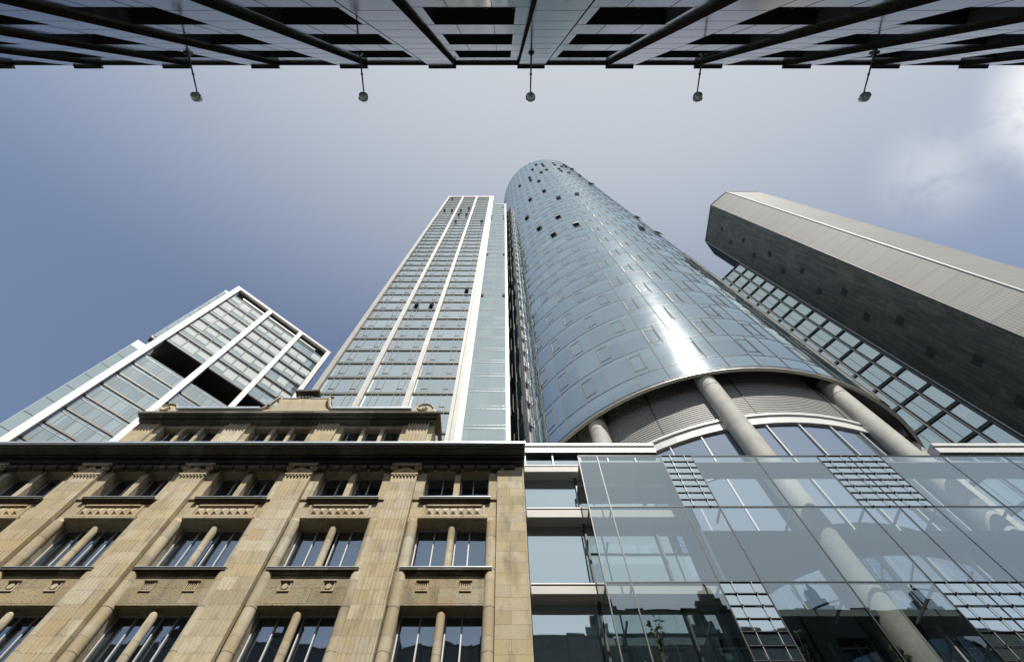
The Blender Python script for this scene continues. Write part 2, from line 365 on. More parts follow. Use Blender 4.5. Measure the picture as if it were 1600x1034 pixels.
# ------------------------------------------------------------------ sandstone building
def stone_building():
    rt = root('sandstone_building', 'old sandstone building with fluted pilasters and a dark overhanging cornice, lower left', 'building', (-12, 15, GZ))
    PC = [-4.5 - 4.78 * k for k in range(7)]          # pilaster centres
    BC = [-2.11 - 4.78 * k for k in range(7)]         # bay centres
    XL = PC[-1] - .57
    rows = [(17.45, 19.45), (13.75, 16.2), (9.5, 12.33), (5.4, 8.25)]   # window openings
    # wall built round the openings
    w = MB()
    for c in BC:
        zs = [19.45, 20.0]
        w.box(c - 1.82, c + 1.82, 15.05, 15.75, 19.45, 19.95)
        w.box(c - 1.82, c + 1.82, 15.12, 15.75, 16.2, 17.45)
        w.box(c - 1.82, c - 1.42, 15.05, 15.75, 17.45, 19.45).box(c + 1.42, c + 1.82, 15.05, 15.75, 17.45, 19.45)
        for z0, z1 in rows[1:]:
            w.box(c - 1.82, c - 1.42, 15.2, 15.75, z0, z1).box(c + 1.42, c + 1.82, 15.2, 15.75, z0, z1)
        w.box(c - 1.82, c + 1.82, 15.3, 15.75, GZ + 3.8, 5.4)
        w.box(c - 1.82, c - 1.3, 15.15, 15.75, GZ, GZ + 3.8).box(c + 1.3, c + 1.82, 15.15, 15.75, GZ, GZ + 3.8)
    for c in PC: w.box(c - .57, c + .57, 15.06, 15.75, GZ, 19.95)
    w.box(XL - .4, .86, 15.75, 27, GZ, 20.6)
    w.box(XL - .4, XL, 14.95, 15.75, GZ, 19.95)
    part(rt, 'wall', (w, 'sand'))
    for z0, z1 in ((12.33, 13.72), (8.25, 9.47)):
        sp = MB().box(-1.82, 1.82, 15.09, 15.75, z0, z1).mesh('spandrel', 'rough')
        for c in BC: part(rt, 'spandrel', sp, (c, 0, 0))
    cp = MB().box(-.31, .88, 14.93, 15.75, GZ, 19.62)
    part(rt, 'corner_pier', (cp, 'sand'), label='plain block-built pier at the right corner')
    # fluted pilasters
    def flute_prof(w, nf, dep, yf, yb):
        pts = [(w / 2, yb), (-w / 2, yb), (-w / 2, yf)]; m = .05; fw = (w - 2 * m) / nf
        for i in range(nf):
            x0 = -w / 2 + m + i * fw
            for q in range(5):
                a = q / 4; pts.append((x0 + fw * (.08 + .84 * a), yf + dep * sin(pi * a) ** .6 if 0 < a < 1 else yf))
        pts.append((w / 2, yf)); return pts
    pm = MB().prism(flute_prof(1.14, 7, .045, 14.85, 15.1), GZ + 1.5, 18.82)
    pm.box(-.64, .64, 14.8, 15.1, GZ, GZ + 1.5)
    pme = pm.mesh('pilaster', 'pil')
    # ionic capital: necking, egg row, cushion, side volutes, abacus
    cm = MB().box(-.60, .60, 14.80, 15.06, 18.82, 18.90).box(-.55, .55, 14.86, 15.06, 18.9, 19.25)
    for i in range(7):
        cm.cyl(-.45 + .15 * i, 14.86, .055, 18.74, 18.82, 8)
    for sx in (-1, 1):
        for k in range(20):
            a0 = k * .42; r0 = .17 * (1 - k / 22); pass
        sp_pts = [(sx * (.55 + .17 * (1 - k / 26) * cos(k * .45 + pi / 2) * 1.), 14.78, 19.30 + .17 * (1 - k / 26) * sin(k * .45 + pi / 2)) for k in range(24)]
        cm.tube(sp_pts, .03, 6)
        cm.add(*_disc(sx * .55, 14.82, 19.30, .16))
        cm.tube([(sx * .5, 14.78, 19.46), (sx * .25, 14.77, 19.40), (0, 14.77, 19.38)], .035, 6)
    for i in range(5):
        a = pi * (i + .5) / 5; cm.tube([(0, 14.8, 19.1), (.22 * cos(a), 14.76, 19.1 + .17 * sin(a))], [.05, .02], 6)
    cm.box(-.30, .30, 14.83, 14.9, 19.0, 19.05).box(-.68, .68, 14.76, 15.06, 19.47, 19.56)
    cme = cm.mesh('capital', 'smooth')
    for c in PC:
        p = part(rt, 'pilaster', pme, (c, 0, 0)); sub(p, 'capital', cme)
    # round jamb columns and pieces shared by the bays
    jc = MB()
    for s_ in (-1, 1):
        jc.cyl(s_ * 1.6, 15.16, .21, GZ + 3.8, 16.15, 18).cyl(s_ * 1.6, 15.16, .21, 16.15, 16.36, 18, .05)
        z = 15.3
        while z > 3:
            jc.cyl(s_ * 1.6, 15.16, .218, z, z + .025, 18); z -= 1.55
    jme = jc.mesh('jamb_column', 'smooth', True)
    roll = MB().tube([(-1.42, 15.1, 16.33), (1.42, 15.1, 16.33)], .115, 12); roll_me = roll.mesh('roll_moulding', 'smooth', True)
    pn = MB().box(-1.3, 1.3, 15.06, 15.12, 16.48, 16.56).box(-1.15, 1.15, 15.04, 15.12, 17.06, 17.12).box(-1.3, -1.2, 15.06, 15.12, 16.56, 17.1).box(1.2, 1.3, 15.06, 15.12, 16.56, 17.1)
    for i in range(7):                              # row of little pyramids
        x = -1.15 + .33 * i; pn.add([(x, 15.12, 16.58), (x + .31, 15.12, 16.58), (x + .31, 15.12, 17.0), (x, 15.12, 17.0), (x + .155, 15.0, 16.70)], [(0, 1, 4), (1, 2, 4), (2, 3, 4), (3, 0, 4)])
    pne = pn.mesh('frieze_panel', 'smooth')
    for i, c in enumerate(BC):
        part(rt, 'jamb_column', jme, (c, 0, 0)); part(rt, 'roll_moulding', roll_me, (c, 0, 0)); part(rt, 'frieze_panel', pne, (c, 0, 0))
    # square ornaments in the spandrels: three turning patterns
    def orn(k):
        o = MB().box(-.21, .21, 15.05, 15.09, 12.86, 12.90).box(-.21, .21, 15.05, 15.09, 13.22, 13.26).box(-.21, -.17, 15.05, 15.09, 12.9, 13.22).box(.17, .21, 15.05, 15.09, 12.9, 13.22).box(-.23, .23, 15.0, 15.09, 13.26, 13.29)
        if k == 0:
            for q in range(4): o.box(-.13 + .075 * q, -.10 + .075 * q, 15.06, 15.09, 12.95, 13.18)
        elif k == 1: o.yprism([(.1 * cos(a * pi / 6), 13.06 + .11 * sin(a * pi / 6)) for a in range(12)], 15.05, 15.09)
        else: o.yprism([(-.12, 12.96), (.12, 12.96), (.12, 13.16), (0, 13.1), (-.12, 13.16)], 15.05, 15.09)
        return o.mesh('square_ornament', 'smooth')
    om = [orn(k) for k in range(3)]
    for i, c in enumerate(BC):
        for s_ in (-1, 1): part(rt, 'square_ornament', om[(0, 1, 0, 1, 2, 1, 0)[i]], (c + s_ * .76, 0, 0))
    # windows: frame > pane; stone mullion and sill
    def win(z0, z1, yg, midr):
        fr = MB()
        for x in (-1.40, -.72, -.18, .14, .68, 1.36):
            fr.box(x - .0, x + .045, yg - .06, yg, z0, z1)
        fr.box(-1.40, 1.40, yg - .05, yg - .004, z1 - .06, z1).box(-1.40, 1.40, yg - .05, yg - .004, z0, z0 + .05)
        pa = MB().box(-1.42, 1.42, yg, yg + .02, z0, z1)
        if midr: mu = MB().cyl(0, 15.30, .145, z0, z1 - .22, 16).cyl(0, 15.30, .145, z1 - .22, z1 - .06, 16, .03)
        else: mu = MB().box(-.13, .13, 15.1, 15.5, z0, z1)
        if midr: mu.cyl(0, 15.30, .151, z0 + (z1 - z0) * .42, z0 + (z1 - z0) * .42 + .02, 16)
        si = MB().box(-1.66 if midr else -1.52, 1.66 if midr else 1.52, 14.92, 15.45, z0 - .1, z0)
        si2 = MB().box(-1.6 if midr else -1.46, 1.6 if midr else 1.46, 14.99, 15.2, z0 - .17, z0 - .1)
        si.add(si2.v, si2.f)
        zc = MB().box(-1.66 if midr else -1.52, 1.66 if midr else 1.52, 14.90, 15.46, z0, z0 + .025)
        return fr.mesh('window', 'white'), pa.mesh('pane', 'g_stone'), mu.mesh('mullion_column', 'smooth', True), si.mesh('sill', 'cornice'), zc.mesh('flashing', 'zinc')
    for k, (z0, z1) in enumerate(rows):
        f_, p_, m_, s_, zc = win(z0, z1, 15.6, k > 0)
        for c in BC:
            wn = part(rt, 'window', f_, (c, 0, 0)); sub(wn, 'pane', p_); sub(wn, 'mullion_column', m_)
            sl_ = sub(wn, 'sill', s_); sub(wn, 'flashing', zc)
    sf = MB().box(-1.3, 1.3, 15.6, 15.62, GZ, GZ + 3.8); sfm = sf.mesh('shopfront_glass', 'g_stone')
    for c in BC: part(rt, 'shopfront_glass', sfm, (c, 0, 0))
    # main cornice, carried round the right corner
    def cornice(x0, x1):
        m = MB().xprism([(14.2, 20.0), (14.2, 20.14), (15.75, 20.25), (15.75, 19.97), (14.85, 19.97)], x0, x1)
        m.xprism([(14.78, 19.62), (14.78, 19.97), (15.1, 19.97), (15.1, 19.56)], x0, min(x1, .9))
        m.box(x0, min(x1, .87), 14.88, 15.05, 19.5, 19.56)
        m.box(x0, x1, 14.28, 14.34, 19.93, 20.0).box(x0, x1, 14.62, 14.70, 19.9, 19.97)
        x = x1 - .45
        while x > x0: m.box(x - .5, x, 14.82, 15.04, 19.3, 19.5); x -= .62     # bed blocks in the soffit
        return m
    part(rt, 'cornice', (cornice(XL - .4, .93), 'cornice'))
    gt = MB().xprism([(14.12, 20.10), (14.06, 20.16), (14.06, 20.27), (14.3, 20.27), (14.3, 20.146)], XL - .6, .98).box(XL - .6, .98, 14.3, 15.0, 20.22, 20.26)
    part(rt, 'gutter', (gt, 'zinc'))
    # attic storey
    AP = [-4.55, -9.32, -14.08, -18.9]
    a = MB()
    a.box(-19.45, -3.75, 15.85, 22, 20.2, 23.5)
    for k in range(4): a.box(AP[k] - .85 if k < 3 else AP[k] - .55, AP[k] + (.85 if k else .79), 15.15, 15.85, 20.2, 23.5)
    a.box(-19.45, -3.75, 15.2, 15.85, 20.2, 21.2).box(-19.45, -3.75, 15.2, 15.85, 23.1, 23.5)
    part(rt, 'attic_wall', (a, 'sand'))
    ap = MB().prism(flute_prof(1.1, 6, .05, 15.02, 15.16), 20.3, 23.42).mesh('attic_pilaster', 'pil')
    for c in AP: part(rt, 'attic_pilaster', ap, (c, 0, 0))
    aw = MB()
    for q in range(3):
        x = -1.36 + .98 * q; aw.box(x, x + .04, 15.5, 15.56, 21.2, 23.1).box(x + .76, x + .80, 15.5, 15.56, 21.2, 23.1)
    awm = aw.mesh('attic_window', 'white'); apn = MB().box(-1.5, 1.5, 15.56, 15.58, 21.2, 23.1).mesh('pane', 'g_stone')
    amu = MB().box(-.575, -.385, 15.2, 15.56, 21.2, 23.1).box(.405, .595, 15.2, 15.56, 21.2, 23.1).mesh('stone_mullion', 'smooth')
    for k in range(3):
        c = (AP[k] + AP[k + 1]) / 2; wn = part(rt, 'attic_window', awm, (c, 0, 0)); sub(wn, 'pane', apn); sub(wn, 'stone_mullion', amu)
    ac = MB().xprism([(14.5, 23.52), (14.5, 23.68), (15.9, 23.8), (15.9, 23.46), (14.78, 23.50)], -19.55, -3.42)
    ac.box(-19.5, -3.6, 14.85, 15.2, 23.36, 23.46).box(-19.52, -3.5, 14.66, 14.74, 23.43, 23.5)
    ac.box(-3.62, -3.42, 14.6, 21.8, 23.42, 23.62)
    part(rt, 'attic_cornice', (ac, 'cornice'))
    part(rt, 'attic_sill', (MB().box(-19.55, -3.62, 14.98, 15.2, 21.48, 21.56), 'cornice'))
    for x0, x1 in ((-17.8, -13.3), (-9.4, -5.05)): part(rt, 'attic_gutter', (MB().box(x0, x1, 14.5, 15.3, 24.0, 24.16), 'zinc'))
    pb = MB().box(-19.3, -3.8, 14.75, 15.6, 23.7, 24.0)
    part(rt, 'parapet', (pb, 'smooth'))
    # centre pediment with concave shoulders
    out = [(-13.5, 24.0), (-9.3, 24.0)]
    for q in range(7):
        a_ = q / 6; out.append((-9.35 - .65 * sin(a_ * pi / 2), 24.05 + .95 * (1 - cos(a_ * pi / 2))))
    out += [(-9.9, 25.05), (-9.75, 25.2), (-10.0, 25.3), (-12.6, 25.3), (-12.85, 25.2), (-12.7, 25.05)]
    for q in range(7):
        a_ = 1 - q / 6; out.append((-13.25 + .65 * sin(a_ * pi / 2), 24.05 + .95 * (1 - cos(a_ * pi / 2))))
    part(rt, 'pediment', (MB().yprism(out, 14.68, 15.3), 'smooth'))
    for s_ in (-1, 1):
        sh = MB(); x = -11.33 + s_ * 1.5
        sh.tube([(x + s_ * (.5 - .5 * q / 8), 14.66, 24.12 + 1.0 * (q / 8) ** 2) for q in range(9)] + [(x - s_ * .1, 14.66, 25.3), (x - s_ * .02, 14.66, 25.42), (x + s_ * .12, 14.66, 25.36)], .09, 8)
        part(rt, 'pediment_scroll', (sh, 'smooth', True))
    ct = MB().box(-11.75, -10.85, 14.7, 15.3, 25.3, 25.62).box(-11.98, -10.62, 14.45, 15.45, 25.78, 25.95).box(-11.88, -10.72, 14.56, 15.4, 25.7, 25.78)
    for q in range(5): ct.cyl(-11.65 + .175 * q, 14.7, .08, 25.34, 25.62, 8)
    part(rt, 'finial_block', (ct, 'cornice'))
    for x0 in (-12.55, -11.0): part(rt, 'pediment_coping', (MB().box(x0, x0 + .95, 14.64, 15.34, 25.3, 25.36), 'zinc'))
    for cx in (-4.42, -18.5):                        # end volutes
        v = MB(); n = 16
        v.yprism([(cx + .62 * cos(pi * i / n), 24.0 + .82 * sin(pi * i / n)) for i in range(n + 1)], 14.72, 15.2)
        v.tube([(cx + (.5 - .021 * k) * cos(k * .42), 14.69, 24.34 + (.45 - .019 * k) * sin(k * .42)) for k in range(22)], .045, 6)
        v.add(*_disc(cx, 14.66, 24.34, .09))
        o = part(rt, 'volute', (v, 'smooth'))
        c2 = MB().tube([(cx + .66 * cos(pi * i / n), 14.95, 24.02 + .86 * sin(pi * i / n)) for i in range(n + 1)], .06, 6)
        part(rt, 'volute_coping', (c2, 'zinc'))
    rf = MB().xprism([(15.3, 24.0), (20, 26.2), (25, 24.0)], -19.0, -4.0); part(rt, 'roof', (rf, 'steel'))
    return rt
def _disc(cx, y, cz, r, n=14):
    vs = [(cx + r * cos(2 * pi * i / n), y, cz + r * sin(2 * pi * i / n)) for i in range(n)] + [(cx + r * cos(2 * pi * i / n), y + .06, cz + r * sin(2 * pi * i / n)) for i in range(n)]
    return vs, [tuple(range(n)), *[((i + 1) % n, i, n + i, n + (i + 1) % n) for i in range(n)]]
stone_building()

# ------------------------------------------------------------------ glass building beside it
def glass_building():
    rt = root('glass_office_building', 'low office building with a clear double glass skin beside the sandstone corner', 'building', (15, 15, GZ))
    floors = [(19.31, 18.92), (16.53, 16.07), (12.85, 12.49), (9.1, 8.74), (5.4, 5.04), (1.7, 1.34)]
    XE = 40.
    segs = [(.92, 7.4), (25.5, XE)]; tops = [(.92, 7.4), (21.2, XE)]                 # straight inner facade left and right of the drum
    for z1, z0 in floors:
        for a, b in segs:
            part(rt, 'floor_band', (MB().box(a, b, 14.75, 15.6, z0, z1), 'cream')); part(rt, 'white_sill', (MB().box(a, b, 14.72, 15.25, z1, z1 + .05), 'white'))
    # top parapet
    for a, b in tops:
        pr = MB(); pr.box(a, b, 15.0, 15.5, 20.72, 21.1).box(a, b, 14.94, 15.5, 21.18, 21.38).box(a, b, 15.1, 15.5, 21.1, 21.18)
        part(rt, 'parapet', (pr, 'white'))
    fr = MB(); dk = MB()
    part(rt, 'clerestory_glass', (MB().box(21.2, 25.5, 15.25, 15.27, 19.5, 20.72), 'g_skin'))
    for a, b in tops:
        x = a + .05
        while x < b: fr.box(x, x + .06, 15.1, 15.2, 19.36, 20.72); x += 1.32
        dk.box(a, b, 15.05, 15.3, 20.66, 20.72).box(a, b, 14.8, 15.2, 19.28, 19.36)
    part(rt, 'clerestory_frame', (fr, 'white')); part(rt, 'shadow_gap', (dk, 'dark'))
    for a, b in segs: part(rt, 'inner_glass', (MB().box(a, b, 15.25, 15.27, GZ, 20.72), 'g_inner'))
    for a, b in segs:
        x = a + 2.25
        while x < b:
            im = MB()
            for k, (z1, z0) in enumerate(floors):
                zt = z0; zb = floors[k + 1][0] if k + 1 < len(floors) else GZ
                im.box(x, x + .07, 15.1, 15.25, zb + .05, zt)
            part(rt, 'inner_mullion', (im, 'dark')); x += 2.8
    # slabs, rear wall and room behind the skin
    ar = MB()
    for z1, z0 in floors[1:]:
        ar.box(7.4, XE, 15.8, 26, z0, z1 - .1)
    ar.box(7.4, 7.5, 14.4, 26, GZ, 19.1)
    part(rt, 'floor_slab', (ar, 'interior'))
    part(rt, 'rear_wall', (MB().box(.92, XE, 26, 40, GZ, 19.0), 'interior'))
    bl = MB()
    for k in range(9):
        for z in (13.4, 9.7): bl.box(10.2 + 2.8 * k, 11.9 + 2.8 * k, 20.0, 20.1, z, z + 2.2)
    part(rt, 'roller_blind', (bl, 'steel'))
    cr = MB().box(.92, 7.4, 15.6, 26, 19.3, 19.4).box(3.3, XE, 14.1, 15.0, 18.72, 18.78)
    part(rt, 'roof', (cr, 'grey'))
    # outer skin
    zl = [19.06, 15.82, 12.3, 8.78, 5.26, 1.74]
    xj = [3.3, 4.15, 7.0, 8.4, 11.2, 14.0, 15.4, 16.8, 19.6, 22.4, 25.2, 26.6, 28.0, 30.8, 33.6, 36.4, 39.2]
    cache = {}
    for r in range(5):
        zt, zb = zl[r], zl[r + 1]
        for i in range(len(xj) - 1):
            a, b = xj[i], xj[i + 1]
            lou = (r % 2 == 0) and (b - a) < 1.6 and i > 1
            if (r % 2 == 0 or r == 1) and not lou and (b - a) < 1.6 and i > 1: pass
            key = (round(b - a, 2), round(zt - zb, 2), lou)
            if lou:
                if key not in cache:
                    h = zt - zb; w_ = b - a; m = MB(); n = 8
                    for q in range(n): 
                        z0 = h * q / n; m.add([(.03, .0, z0 + .015), (w_ - .03, .0, z0 + .015), (w_ - .03, .012, z0 + h / n - .015), (.03, .012, z0 + h / n - .015)], [(0, 1, 2, 3)])
                    f2 = MB()
                    for q in range(n + 1): f2.box(.02, w_ - .02, -.03, .01, h * q / n - .010, h * q / n + .010)
                    f3 = MB()
                    for xx in (.28 * w_, .74 * w_): f3.box(xx, xx + .016, -.05, -.034, 0, h)
                    for q in range(n):
                        for xx in (.28 * w_, .74 * w_): f2.box(xx - .012, xx + .03, -.062, -.01, h * q / n - .022, h * q / n + .022)
                    cache[key] = (m.mesh('louvre_panel', 'g_inner'), f2.mesh('louvre_frame', 'dark'), f3.mesh('louvre_rod', 'beige'))
                o = part(rt, 'louvre_panel', cache[key][0], (a, 14.0, zb)); sub(o, 'louvre_frame', cache[key][1]); sub(o, 'louvre_rod', cache[key][2])
            else:
                if key not in cache:
                    h = zt - zb; w_ = b - a
                    m = MB().add([(.012, 0, .012), (w_ - .012, 0, .012), (w_ - .012, 0, h - .012), (.012, 0, h - .012)], [(0, 1, 2, 3)])
                    cache[key] = (m.mesh('glass_panel', 'g_skin'), None)
                part(rt, 'glass_panel', cache[key][0], (a, 14.0, zb))
    fr = MB()
    for x in xj: fr.box(x - .02, x + .02, 13.99, 14.07, zl[-1], zl[0])
    for z in zl: fr.box(xj[0], xj[-1], 13.985, 14.08, z - .022, z + .022)
    part(rt, 'skin_frame', (fr, 'dark'))
    # brackets and walkway grilles between skin and wall
    br = MB()
    for z in zl[1:]:
        for x in xj[:4]: br.box(x - .03, x + .03, 14.08, 14.75, z - .12, z - .03)
        for x in xj[4:]: br.box(x - .03, x + .03, 14.08, 15.8, z - .12, z - .03)
    part(rt, 'bracket', (br, 'steel'))
    part(rt, 'walkway', (MB().box(3.4, XE, 14.12, 14.72, 8.74, 8.82), 'steel'))
    return rt
glass_building()

# ------------------------------------------------------------------ round tower
def round_tower():
    cx, cy = TC; RT = 16.5; H = 211; Z0 = 31.95; FH = 3.54; DA = 360 / 52; A0 = 33.1
    rt = root('round_glass_tower', 'tall round tower of blue reflecting glass standing on concrete columns, in the middle', 'skyscraper', (cx, cy, GZ))
    sk = MB().revolve([(RT, 30.0), (RT, H)], cx, cy, n=208); part(rt, 'glass_skin', (sk, 'g_tower', True))
    part(rt, 'roof', (MB().revolve([(RT, H), (RT - .4, H + .15), (0.01, H + .2)], cx, cy, n=104), 'steel'))
    fl = MB(); k = 0
    nF = int((H - Z0) / FH) + 1
    for k in range(nF): fl.revolve([(RT, Z0 + FH * k - .025), (RT + .02, Z0 + FH * k - .025), (RT + .02, Z0 + FH * k + .025), (RT, Z0 + FH * k + .025)], cx, cy, n=104)
    part(rt, 'floor_line', (fl, 'dark'))
    mu = MB()
    def bar(mb, ang, w, z0, z1, dep, r0=RT):       # upright bar on the skin, w in metres
        a = R(ang); nx, ny = -sin(a), -cos(a); tx, ty = -cos(a), sin(a)
        ps = [(cx + nx * r + tx * s_, cy + ny * r + ty * s_) for r, s_ in ((r0 - .02, -w / 2), (r0 + dep, -w / 2), (r0 + dep, w / 2), (r0 - .02, w / 2))]
        mb.prism(ps, z0, z1)
    for i in range(52): bar(mu, A0 + DA * i, .05, 30.0, H, .03)
    part(rt, 'mullion', (mu, 'matte'))
    # square casements, in a chequer
    def arcbar(mb, a0, a1, z0, z1, dep, n=3):
        mb.revolve([(RT, z0), (RT + dep, z0), (RT + dep, z1), (RT, z1)], cx, cy, a0, a1, n)
    lst = []
    for k in range(-0, nF):
        for i in range(52):
            aL = A0 - DA * i                         # left mullion of the cell seen from outside; cell runs towards smaller angle
            a = (aL + 180) % 360 - 180
            if (i + k) % 2 == 1: lst.append((k, aL, a))
    def frame(mb, k, aL, ls=1.):
        z = Z0 + FH * k; z0, z1 = z + .62, z + 2.78; a1 = aL - DA * .5
        arcbar(mb, a1, aL - .4, z0 - .025, z0 + .025, .02); arcbar(mb, a1, aL - .4, z1 - .025, z1 + .025, .02)
        bar(mb, aL - .45, .045, z0, z1, .02)
    def jamb(mb, k, aL):
        z = Z0 + FH * k; bar(mb, aL - DA * .52, .04, z + .03, z + FH - .03, .03)
        bar(mb, aL - DA * .5 + .2, .05, z + .62, z + 2.78, .035)
    vis = [q for q in lst if -33 < q[2] < 75]
    vis.sort(key=lambda q: q[0] + abs(q[2] - 15) / 60)
    near = vis[:100]; ns = set(near)
    rest = MB(); restj = MB()
    for q in lst:
        if q in ns: continue
        frame(rest, q[0], q[1]); jamb(restj, q[0], q[1])
    part(rt, 'casement_frame', (rest, 'brown'), kind='stuff'); part(rt, 'casement_jamb', (restj, 'matte'), kind='stuff')
    for q in near:
        f = MB(); frame(f, q[0], q[1]); j = MB(); jamb(j, q[0], q[1])
        o = part(rt, 'casement_frame', (f, 'brown')); sub(o, 'casement_jamb', (j, 'matte'))
    # casements standing open
    op = [(19.1, 198.2), (11.9, 194.8), (12.3, 187.0), (26.1, 187.1), (11.8, 172.9), (18.9, 169.3), (32.8, 169.6), (32.9, 162.4), (25.7, 151.5), (46.8, 169.2), (25.5, 128.9), (39.4, 128.7), (46.2, 110.9), (25.1, 93.2), (18.1, 82.7), (38.9, 93.0), (31.8, 82.8), (-1.7, 194.3), (-1.9, 187.4), (-15.4, 193.6), (-8.7, 183.1), (-15.8, 187.4), (-2.0, 172.9), (-2.0, 166.1), (-9.0, 162.3), (-24.2, 186.1), (-30., 195.), (-23.4, 163.2), (-25.0, 142.8), (-30.6, 151.4), (-31.5, 97.8), (-17.3, 80.3), (-31.4, 82.9), (72.2, 89.1), (65.6, 78.7)]
    thin = [(18.2, 111.1), (4.2, 111.6)]
    for a, z in op + thin:
        i = round((A0 - a) / DA); aL = A0 - DA * i - .3; k = round((z - Z0 - 1.9) / FH); zb = Z0 + FH * k
        a1 = aL - DA * .5
        z0, z1 = zb + .62, zb + 2.78
        if (a, z) in thin: z0 = z1 - .5
        m = MB().revolve([(RT + .02, z0), (RT + .02, z1)], cx, cy, a1, aL, 4)
        o = part(rt, 'open_casement', (m, 'black'))
        s = MB().revolve([(RT + .34, z0 + .06), (RT + .05, z1), (RT + .08, z1), (RT + .37, z0 + .06)], cx, cy, a1, aL, 4, closed_prof=True)
        # side stays of the sash
        sub(o, 'sash', (s, 'steel'))
    # gondola rail grooves up both flanks
    for ang, top in ((60.4, 141.6), (-33.6, 71.)):
        rl = MB(); bar(rl, ang, .95, 30.0, top, .05 if ang > 0 else .14); o = part(rt, 'rail_channel', (rl, 'dark'))
        r2 = MB(); bar(r2, ang, .07, 30.2, top - .3, .2); bar(r2, ang + 1.75, .10, 30.0, top, .10)
        for q in range(int((top - 31) / 3.54)): bar(r2, ang - 1.0, .12, Z0 + 3.54 * q, Z0 + 3.54 * q + 1.2, .2)
        sub(o, 'guide_rail', (r2, 'steel' if ang > 0 else 'beige'))
    # foot of the skin: lip, shaded soffit, louvred drum, white band, glazed lobby
    part(rt, 'rim', (MB().revolve([(RT + .04, 30.08), (RT + .04, 29.93), (16.32, 29.90), (16.3, 30.1)], cx, cy, n=104), 'beige'))
    part(rt, 'rim_joint', (MB().revolve([(RT + .06, 30.10), (RT + .09, 30.10), (RT + .09, 30.16), (RT + .06, 30.16)], cx, cy, n=104), 'dark'))
    part(rt, 'soffit', (MB().revolve([(16.3, 30.1), (16.42, 31.3), (15.3, 31.6)], cx, cy, n=104), 'steel'))
    lv = MB(); z = 26.1
    while z < 31.5: lv.revolve([(15.33, z - .0), (15.44, z + .0), (15.44, z + .12), (15.33, z + .125)], cx, cy, -75, 95, 120); z += .205
    part(rt, 'louvre', (lv, 'louvre')); part(rt, 'louvre_backing', (MB().revolve([(15.3, 26.0), (15.3, 32)], cx, cy, n=104), 'black'))
    for i in range(-5, 6):
        ls = MB(); bar(ls, 5.4 + 3 * DA * i, .06, 26.15, 31.5, .15, 15.32)
        part(rt, 'louvre_seam', (ls, 'dark'))
    part(rt, 'white_band', (MB().revolve([(15.3, 25.15), (15.46, 25.15), (15.46, 25.75), (15.4, 25.77), (15.4, 25.84), (15.55, 25.86), (15.55, 26.08), (15.3, 26.08)], cx, cy, n=104), 'white', False))
    part(rt, 'lobby_glass', (MB().revolve([(15.3, 9.), (15.3, 25.2)], cx, cy, n=104), 'g_drum', True))
    lm = MB()
    for i in range(52): bar(lm, A0 + DA * i, .07, 9, 25.15, .09, 15.3)
    part(rt, 'lobby_mullion', (lm, 'white'))
    part(rt, 'lobby_rail', (MB().revolve([(15.3, 21.6), (15.36, 21.6), (15.36, 21.65), (15.3, 21.65)], cx, cy, n=104), 'white'))
    part(rt, 'core', (MB().cyl(cx, cy, 13.5, GZ, 12, 48), 'interior'))
    # concrete columns
    cmesh = MB().cyl(0, 0, .62, GZ, 30.6, 32).mesh('column', 'concrete', True)
    collar = MB().cyl(0, 0, .635, 28.9, 29.15, 32).mesh('column_collar', 'grey', True)
    for i, a in enumerate((40, 11.5, -19.5, -49.5, -80, -110, -140, -170, 160, 130, 100, 70)):
        o = part(rt, 'column', cmesh, (cx - 15.7 * sin(R(a)), cy - 15.7 * cos(R(a)), 0)); sub(o, 'column_collar', collar)
    return rt
round_tower()

